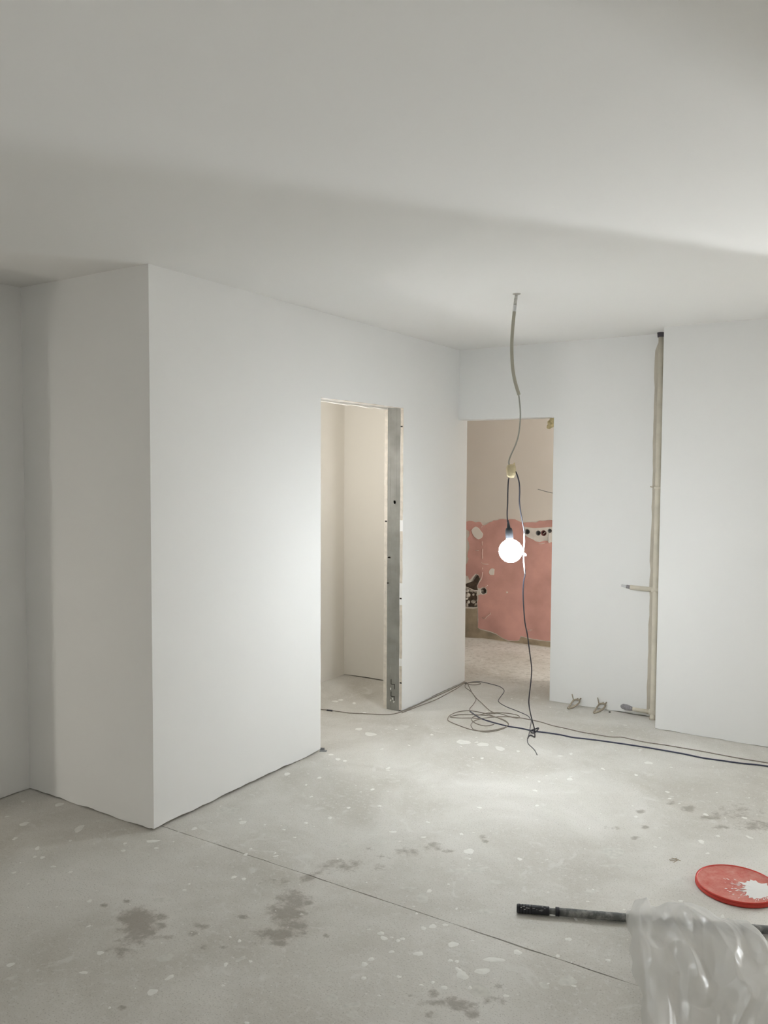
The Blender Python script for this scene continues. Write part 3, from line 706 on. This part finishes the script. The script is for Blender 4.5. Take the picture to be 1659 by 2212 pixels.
# expanding foam under the far door head and the loose wire
bm = bmesh.new(); random.seed(3)
for dx, dz, r in ((0, 0, .030), (-0.022, -0.022, .026), (0.015, -0.012, .022), (-0.035, -0.045, .018), (-0.01, -0.03, .022)):
    c = (X2 - 0.045 + dx, YBACK - 0.03, D2H - 0.018 + dz)
    g = bmesh.ops.create_icosphere(bm, subdivisions=2, radius=r)
    for v in g['verts']: v.co = Vector(c) + v.co * random.uniform(.88, 1.12)
tag(obj('foam_blob', bm, mat('yellow_pu_foam', (0.58, 0.48, 0.27), 0.9, var=0.2, vscale=60), None, True), 'blob of yellow mounting foam under the far doorway head', 'foam')
wv = [yp(*q, 6.2) for q in ((1268,1076),(1215,1068),(1192,1064.5),(1180,1062),(1170,1059),(1162,1057))]
tag(tube('loose_wire', catmull(wv, 5), 0.0036, mat('grey_wire', (0.33, 0.31, 0.28), 0.6), None, 6), 'loose grey wire end sticking out beside the pink doorway edge', 'wire')

# ------------------------------------------------------------------ things on the floor, right foreground
# red bucket lid with spilled white paint
LID = Vector((-0.505, 3.52, 0.0)); LR = 0.160
M_RED = mat('red_plastic', (0.60, 0.045, 0.03), 0.38, var=0.10, vscale=14, spec=0.5)
lid = thing('bucket_lid', 'red plastic bucket lid splashed with white paint lying on the floor', 'lid', LID)
def red_top():
    m = bpy.data.materials.new('dusty_red_plastic'); m.use_nodes = True
    nt = m.node_tree; b = nt.nodes['Principled BSDF']; b.inputs['Roughness'].default_value = 0.45
    tc = nt.nodes.new('ShaderNodeTexCoord'); n = nt.nodes.new('ShaderNodeTexNoise'); n.inputs['Scale'].default_value = 28; n.inputs['Detail'].default_value = 8; n.inputs['Roughness'].default_value = 0.7
    r = nt.nodes.new('ShaderNodeValToRGB')
    e = r.color_ramp.elements
    e[0].position = 0.3; e[0].color = (0.50, 0.065, 0.045, 1); e[1].position = 0.72; e[1].color = (0.62, 0.27, 0.22, 1)
    nt.links.new(tc.outputs['Object'], n.inputs['Vector']); nt.links.new(n.outputs['Fac'], r.inputs['Fac']); nt.links.new(r.outputs['Color'], b.inputs['Base Color'])
    return m
lathe('lid_rim', [(LR * .93, 0.001), (LR * .985, 0.001), (LR, 0.004), (LR, 0.0105), (LR * .975, 0.0125), (LR * .975, 0.0145), (LR * .99, 0.0165), (LR * .985, 0.0215), (LR * .965, 0.0225), (LR * .945, 0.019)], M_RED, lid, 64)
lathe('lid_top', [(LR * .945, 0.019), (LR * .90, 0.0178), (LR * .5, 0.0175), (0, 0.0175)], red_top(), lid, 64)
random.seed(9)
M_PAINT = mat('white_paint_spill', (0.80, 0.79, 0.77), 0.5)
bm = bmesh.new(); sc = Vector((0.082, -0.008)); rim = []
n = 46
for k in range(n):
    t = 2 * math.pi * k / n
    r = 0.056 * (1 + 0.16 * math.sin(3 * t + 1) + random.uniform(-.14, .14)) + (random.choice((0, 0, .012, .024)) if k % 2 else 0)
    rim.append(bm.verts.new((sc.x + r * math.cos(t), sc.y + 1.3 * r * math.sin(t), 0.0182)))
c = bm.verts.new((sc.x, sc.y, 0.0200))
for k in range(n): bm.faces.new((rim[k], rim[(k+1) % n], c))
obj('paint_spill', bm, M_PAINT, lid)
bm = bmesh.new()
for _ in range(90):
    a = random.uniform(2.6, 5.6); d = random.uniform(0.05, 0.14) if _ > 30 else random.uniform(0.045, 0.09)
    x, y = sc.x + d * math.cos(a), sc.y + d * math.sin(a) * 0.9
    if math.hypot(x, y) > LR * .93: continue
    ln, wd = random.uniform(.003, .013) * (1.2 - d * 5), random.uniform(.001, .0026)
    ln = max(ln, 0.002)
    vs = []
    for k in range(8):
        t = 2 * math.pi * k / 8
        px_, py_ = ln * math.cos(t), wd * math.sin(t)
        vs.append(bm.verts.new((x + px_ * math.cos(a) - py_ * math.sin(a), y + px_ * math.sin(a) + py_ * math.cos(a), 0.0184)))
    bm.faces.new(vs)
sp_ = obj('paint_splash', bm, M_PAINT, lid); sp_['kind'] = 'stuff'

# telescopic roller pole
RR = 0.0165
ra, rb = fp(1116, 1962, RR), fp(1659, 2009, RR)
dr = (rb - ra).normalized()
pole = thing('roller_pole', 'grey telescopic roller pole with black grip lying on floor under the film', 'pole', (ra.x, ra.y, 0))
def along(t): return Vector((0, 0, RR + 0.0005)) + Vector((dr.x, dr.y, 0)) * t
def rd(px):
    a = fp(px, 1962 + (px - 1116) * 0.0866, RR); return (a - ra).length
M_GRIP = mat('black_grip_smeared', (0.03, 0.032, 0.038), 0.5)
gl = rd(1187)
tube('grip', [along(0), along(0.004), along(gl - 0.004), along(gl)], [0.0135, 0.0165, 0.0165, 0.014], M_GRIP, pole, 18)
for k in range(5):
    tube('grip_groove', [along(0.010 + 0.011 * k), along(0.0125 + 0.011 * k)], 0.0167, mat('black_rubber_ring', (0.012, 0.012, 0.014), 0.7), pole, 18)
tube('inner_tube', [along(gl - 0.002), along(rd(1203))], 0.0115, mat('grey_paint_smeared_tube', (0.19, 0.195, 0.19), 0.5, 0.3, var=0.35, vscale=45), pole, 16)
tube('lock_ring', [along(rd(1200)), along(rd(1208))], 0.0162, M_GRIP, pole, 18)
def tube_mat():
    m = bpy.data.materials.new('paint_spotted_tube'); m.use_nodes = True
    nt = m.node_tree; b = nt.nodes['Principled BSDF']; b.inputs['Roughness'].default_value = 0.5
    tc = nt.nodes.new('ShaderNodeTexCoord'); nn = nt.nodes.new('ShaderNodeTexNoise'); nn.inputs['Scale'].default_value = 30; nn.inputs['Detail'].default_value = 8; nn.inputs['Roughness'].default_value = 0.7
    r = nt.nodes.new('ShaderNodeValToRGB'); e = r.color_ramp.elements
    e[0].position = 0.45; e[0].color = (0.14, 0.145, 0.145, 1); e[1].position = 0.70; e[1].color = (0.44, 0.44, 0.42, 1)
    nt.links.new(tc.outputs['Object'], nn.inputs['Vector']); nt.links.new(nn.outputs['Fac'], r.inputs['Fac']); nt.links.new(r.outputs['Color'], b.inputs['Base Color'])
    return m
tube('outer_tube', [along(rd(1207)), along(1.9)], 0.0148, tube_mat(), pole, 18)
bm = bmesh.new(); random.seed(5)      # dried paint smears on the grip
for _ in range(26):
    t0 = random.uniform(0.012, gl - 0.012); a = random.uniform(0.2, 2.4); ln = random.uniform(.003, .014); wd = random.uniform(.05, .12)
    side = Vector((-dr.y, dr.x, 0))
    def pt(t, aa): return along(t) + 0.0168 * (math.cos(aa) * -side + math.sin(aa) * Vector((0, 0, 1)))
    vs = [bm.verts.new(pt(t0, a)), bm.verts.new(pt(t0 + ln, a + wd * .3)), bm.verts.new(pt(t0 + ln * 1.1, a + wd)), bm.verts.new(pt(t0 + .002, a + wd * .8))]
    bm.faces.new(vs)
g_ = obj('paint_smears', bm, M_PAINT, pole); g_['kind'] = 'stuff'
# white chip beside the pole
bm = bmesh.new(); f0 = fp(1242, 1985)
v = add_box(bm, -0.004, 0.006, -0.016, 0.016, 0.0003, 0.004)
bmesh.ops.bevel(bm, geom=bm.edges[:], offset=0.0014, segments=1, affect='EDGES')
bmesh.ops.transform(bm, matrix=Matrix.Translation(f0) @ Matrix.Rotation(0.75, 4, 'Z'), verts=bm.verts)
tag(obj('plaster_chip', bm, M_PAINT), 'small white chip on floor beside the roller pole', 'chip')
# fibres
random.seed(2); bm = bmesh.new(); f0 = fp(1456, 1857)
for k in range(4):
    a = random.uniform(-.8, .8) + YAW
    c = Vector((f0.x + random.uniform(-.012, .012), f0.y + random.uniform(-.012, .012), 0.0015))
    add_tube(bm, [c - 0.02 * Vector((math.cos(a), math.sin(a), 0)), c + 0.02 * Vector((math.cos(a), math.sin(a), 0))], 0.0009, 5)
sv = obj('wood_shavings', bm, mat('straw', (0.42, 0.34, 0.22), 0.8)); tag(sv, 'few tan wood shavings on floor left of the red lid', 'shavings'); sv['kind'] = 'stuff'

# milky polythene film draped over the pole
def film_mat():
    m = bpy.data.materials.new('milky_polythene'); m.use_nodes = True
    nt = m.node_tree; nt.nodes.clear(); L = nt.links.new
    out = nt.nodes.new('ShaderNodeOutputMaterial')
    d = nt.nodes.new('ShaderNodeBsdfDiffuse'); d.inputs['Color'].default_value = (0.78, 0.77, 0.745, 1)
    tr = nt.nodes.new('ShaderNodeBsdfTranslucent'); tr.inputs['Color'].default_value = (0.78, 0.77, 0.745, 1)
    tp = nt.nodes.new('ShaderNodeBsdfTransparent'); tp.inputs['Color'].default_value = (0.95, 0.95, 0.94, 1)
    g = nt.nodes.new('ShaderNodeBsdfGlossy'); g.inputs['Roughness'].default_value = 0.30
    m1 = nt.nodes.new('ShaderNodeMixShader'); m1.inputs[0].default_value = 0.40; L(d.outputs[0], m1.inputs[1]); L(tr.outputs[0], m1.inputs[2])
    m2 = nt.nodes.new('ShaderNodeMixShader'); m2.inputs[0].default_value = 0.30; L(m1.outputs[0], m2.inputs[1]); L(tp.outputs[0], m2.inputs[2])
    m3 = nt.nodes.new('ShaderNodeMixShader'); m3.inputs[0].default_value = 0.022; L(m2.outputs[0], m3.inputs[1]); L(g.outputs[0], m3.inputs[2])
    L(m3.outputs[0], out.inputs[0]); return m
def film():
    NU, NV = 150, 190
    left = [Vector(p) for p in ((-0.815, 3.085), (-0.80, 2.98), (-0.755, 2.86), (-0.705, 2.74), (-0.655, 2.60), (-0.61, 2.46), (-0.56, 2.30))]
    right = [Vector(p) for p in ((-0.42, 3.215), (-0.335, 3.10), (-0.29, 2.98), (-0.27, 2.85), (-0.27, 2.72), (-0.29, 2.55), (-0.28, 2.30))]
    lc = catmull([(*p, 0) for p in left], 20); rc = catmull([(*p, 0) for p in right], 20)
    def samp(c, t):
        f = t * (len(c) - 1); i = min(int(f), len(c) - 2); return c[i].lerp(c[i + 1], f - i)
    ridges = [  # (u0,v0,u1,v1,height,width, crease)
        (0.09, 0.03, 0.14, 1.0, 0.045, 0.13, 0.1), (0.30, 0.10, 0.44, 0.62, 0.040, 0.09, 0.9), (0.44, 0.62, 0.36, 1.0, 0.016, 0.12, 0.5),
        (0.42, 0.04, 0.60, 0.26, 0.034, 0.12, 0.5), (0.60, 0.26, 0.80, 0.66, 0.040, 0.14, 0.95), (0.60, 0.05, 0.92, 0.16, 0.022, 0.16, 0.2), (0.93, 0.16, 0.95, 0.9, 0.022, 0.12, 0.2)]
    ph = [random.uniform(0, 6.28) for _ in range(8)]
    bm = bmesh.new(); grid = []
    for j in range(NV + 1):
        v = j / NV; row = []
        for i in range(NU + 1):
            u = i / NU
            p = samp(lc, v).lerp(samp(rc, v), u)
            edge = min(u / 0.05, (1 - u) / 0.07, v / 0.05, 1.0)
            e = max(0.0, edge); e = e * (2 - e) if e < 1 else 1
            z = 0.030 * e * (0.75 + 0.25 * math.sin(3.1 * u + 1.2))
            for (a, b, c, d, h, w, cr) in ridges:
                ab = Vector((c - a, d - b)); t = max(0, min(1, Vector((u - a, v - b)).dot(ab) / ab.length_squared))
                dist = (Vector((u - a, (v - b))) - ab * t).length
                dist = dist * (1 + 0.25 * math.sin(7 * t + 9 * a))
                z += h * e * ((1 - cr) * math.exp(-(dist / w) ** 2) + cr * max(0.0, 1 - dist / (1.5 * w)))
            w1 = mnoise.noise(Vector((u * 5.0 + v * 1.2, v * 2.6, 3.1))); w2 = mnoise.noise(Vector((u * 9.0 - v * 4.0, v * 6.0, 9.4))); w3 = mnoise.noise(Vector((u * 4.0, v * 9.0, 1.7)))
            z += e * (0.013 * (1 - min(1, abs(w1) * 2.6)) + 0.0035 * (1 - min(1, abs(w2) * 2.6)) + 0.006 * (1 - min(1, abs(w3) * 4.0)) * max(0.0, 1 - v / 0.35))
            dx = 0.010 * math.sin(14 * v + ph[3]) * (1 - e) + 0.006 * math.sin(31 * v + ph[4]) * (1 - e)
            dy = 0.016 * math.sin(11 * u + ph[5]) * (1 - min(1, v / 0.08))
            dpole = abs((p.x + dx - ra.x) * dr.y - (p.y + dy - ra.y) * dr.x)
            z = max(z, 0.0375 - max(0.0, dpole - 0.016) * 1.1)          # lies over the pole
            row.append(bm.verts.new((p.x + dx, p.y + dy, max(0.0015, z))))
        grid.append(row)
    for j in range(NV):
        for i in range(NU): bm.faces.new((grid[j][i], grid[j][i+1], grid[j+1][i+1], grid[j+1][i]))
    return obj('plastic_film', bm, film_mat(), None, True)
random.seed(8)
tag(film(), 'crumpled milky plastic film draped over the roller pole in the right foreground', 'plastic film')

# ------------------------------------------------------------------ work lamp standing in the far room, its light falls through the passage on to the ceiling
wlp = thing('work_lamp', 'bright work lamp on a low stand in the room behind the passage', 'lamp', (1.50, 6.75, 0))
lathe('stand_base', [(0, 0.0), (0.12, 0.0), (0.12, 0.012), (0.02, 0.022), (0, 0.022)], M_GRIP, wlp, 24)
tube('stand_pole', [(0, 0, 0.02), (0, 0, 0.40)], 0.011, M_GRIP, wlp, 12)
lathe('lampholder', [(0, 0.40), (0.022, 0.40), (0.026, 0.44), (0.022, 0.46), (0, 0.46)], M_GRIP, wlp, 16)
def lit_bulb(parent, z, r, watts, col, up=False):
    """clear glass bulb round a glowing point"""
    prof = [(0, -r)] + [(r * math.cos(t), r * math.sin(t)) for t in [-math.pi / 2 + (k + 1) * 2.6 / 7 for k in range(7)]] + [(0.018, r + 0.012)]
    if up: prof = [(a, -b) for a, b in prof]
    g = bpy.data.materials.get('clear_bulb_glass')
    if g is None:
        g = bpy.data.materials.new('clear_bulb_glass'); g.use_nodes = True; nt = g.node_tree; nt.nodes.clear()
        o_ = nt.nodes.new('ShaderNodeOutputMaterial'); t_ = nt.nodes.new('ShaderNodeBsdfTransparent'); nt.links.new(t_.outputs[0], o_.inputs[0])
    lathe('bulb', prof, g, parent, 12, (0, 0, z))
    l = bpy.data.lights.new('filament', 'POINT'); l.energy = watts; l.color = col; l.shadow_soft_size = r * 0.95
    o = bpy.data.objects.new('filament', l); C.objects.link(o); o.parent = parent; o.location = (0, 0, z)
lit_bulb(wlp, 0.51, 0.045, WORK_WATTS, (0.93, 0.975, 1.0), True)
# bulb hanging in the side room
sl_ = thing('side_room_lamp', 'bare bulb hanging on a cable in the side room, out of frame', 'lamp', (-4.74, 0.60, 0))
tube('lamp_cable', [(0, 0, H), (0, 0, 0.72)], 0.004, M_BLACK, sl_, 8)
lathe('lampholder', [(0, 0.66), (0.02, 0.66), (0.02, 0.71), (0.008, 0.73), (0, 0.73)], M_SOCK, sl_, 14)
lit_bulb(sl_, 0.555, 0.095, SIDE_WATTS, (1.0, 0.96, 0.87))
# fill bulb added to brighten the closet, hidden behind the partition
cl_ = thing('closet_fill_lamp', 'added fill bulb brightening the closet, hidden behind the partition', 'lamp', (-3.45, 4.30, 0))
tube('lamp_cable', [(0, 0, H), (0, 0, 1.82)], 0.004, M_BLACK, cl_, 8)
lathe('lampholder', [(0, 1.76), (0.02, 1.76), (0.02, 1.81), (0.008, 1.83), (0, 1.83)], M_SOCK, cl_, 14)
lit_bulb(cl_, 1.705, 0.045, CLOSET_FILL_WATTS, (1.0, 0.985, 0.96))
# fill bulb added behind the camera to lift the near floor and walls
rl_ = thing('rear_fill_lamp', 'added fill bulb on a cable near the wall behind the camera', 'lamp', (-0.60, -0.50, 0))
tube('lamp_cable', [(0, 0, H), (0, 0, 1.97)], 0.004, M_BLACK, rl_, 8)
lathe('lampholder', [(0, 1.91), (0.02, 1.91), (0.02, 1.96), (0.008, 1.98), (0, 1.98)], M_SOCK, rl_, 14)
lit_bulb(rl_, 1.835, 0.065, REAR_FILL_WATTS, (1.0, 0.94, 0.82))
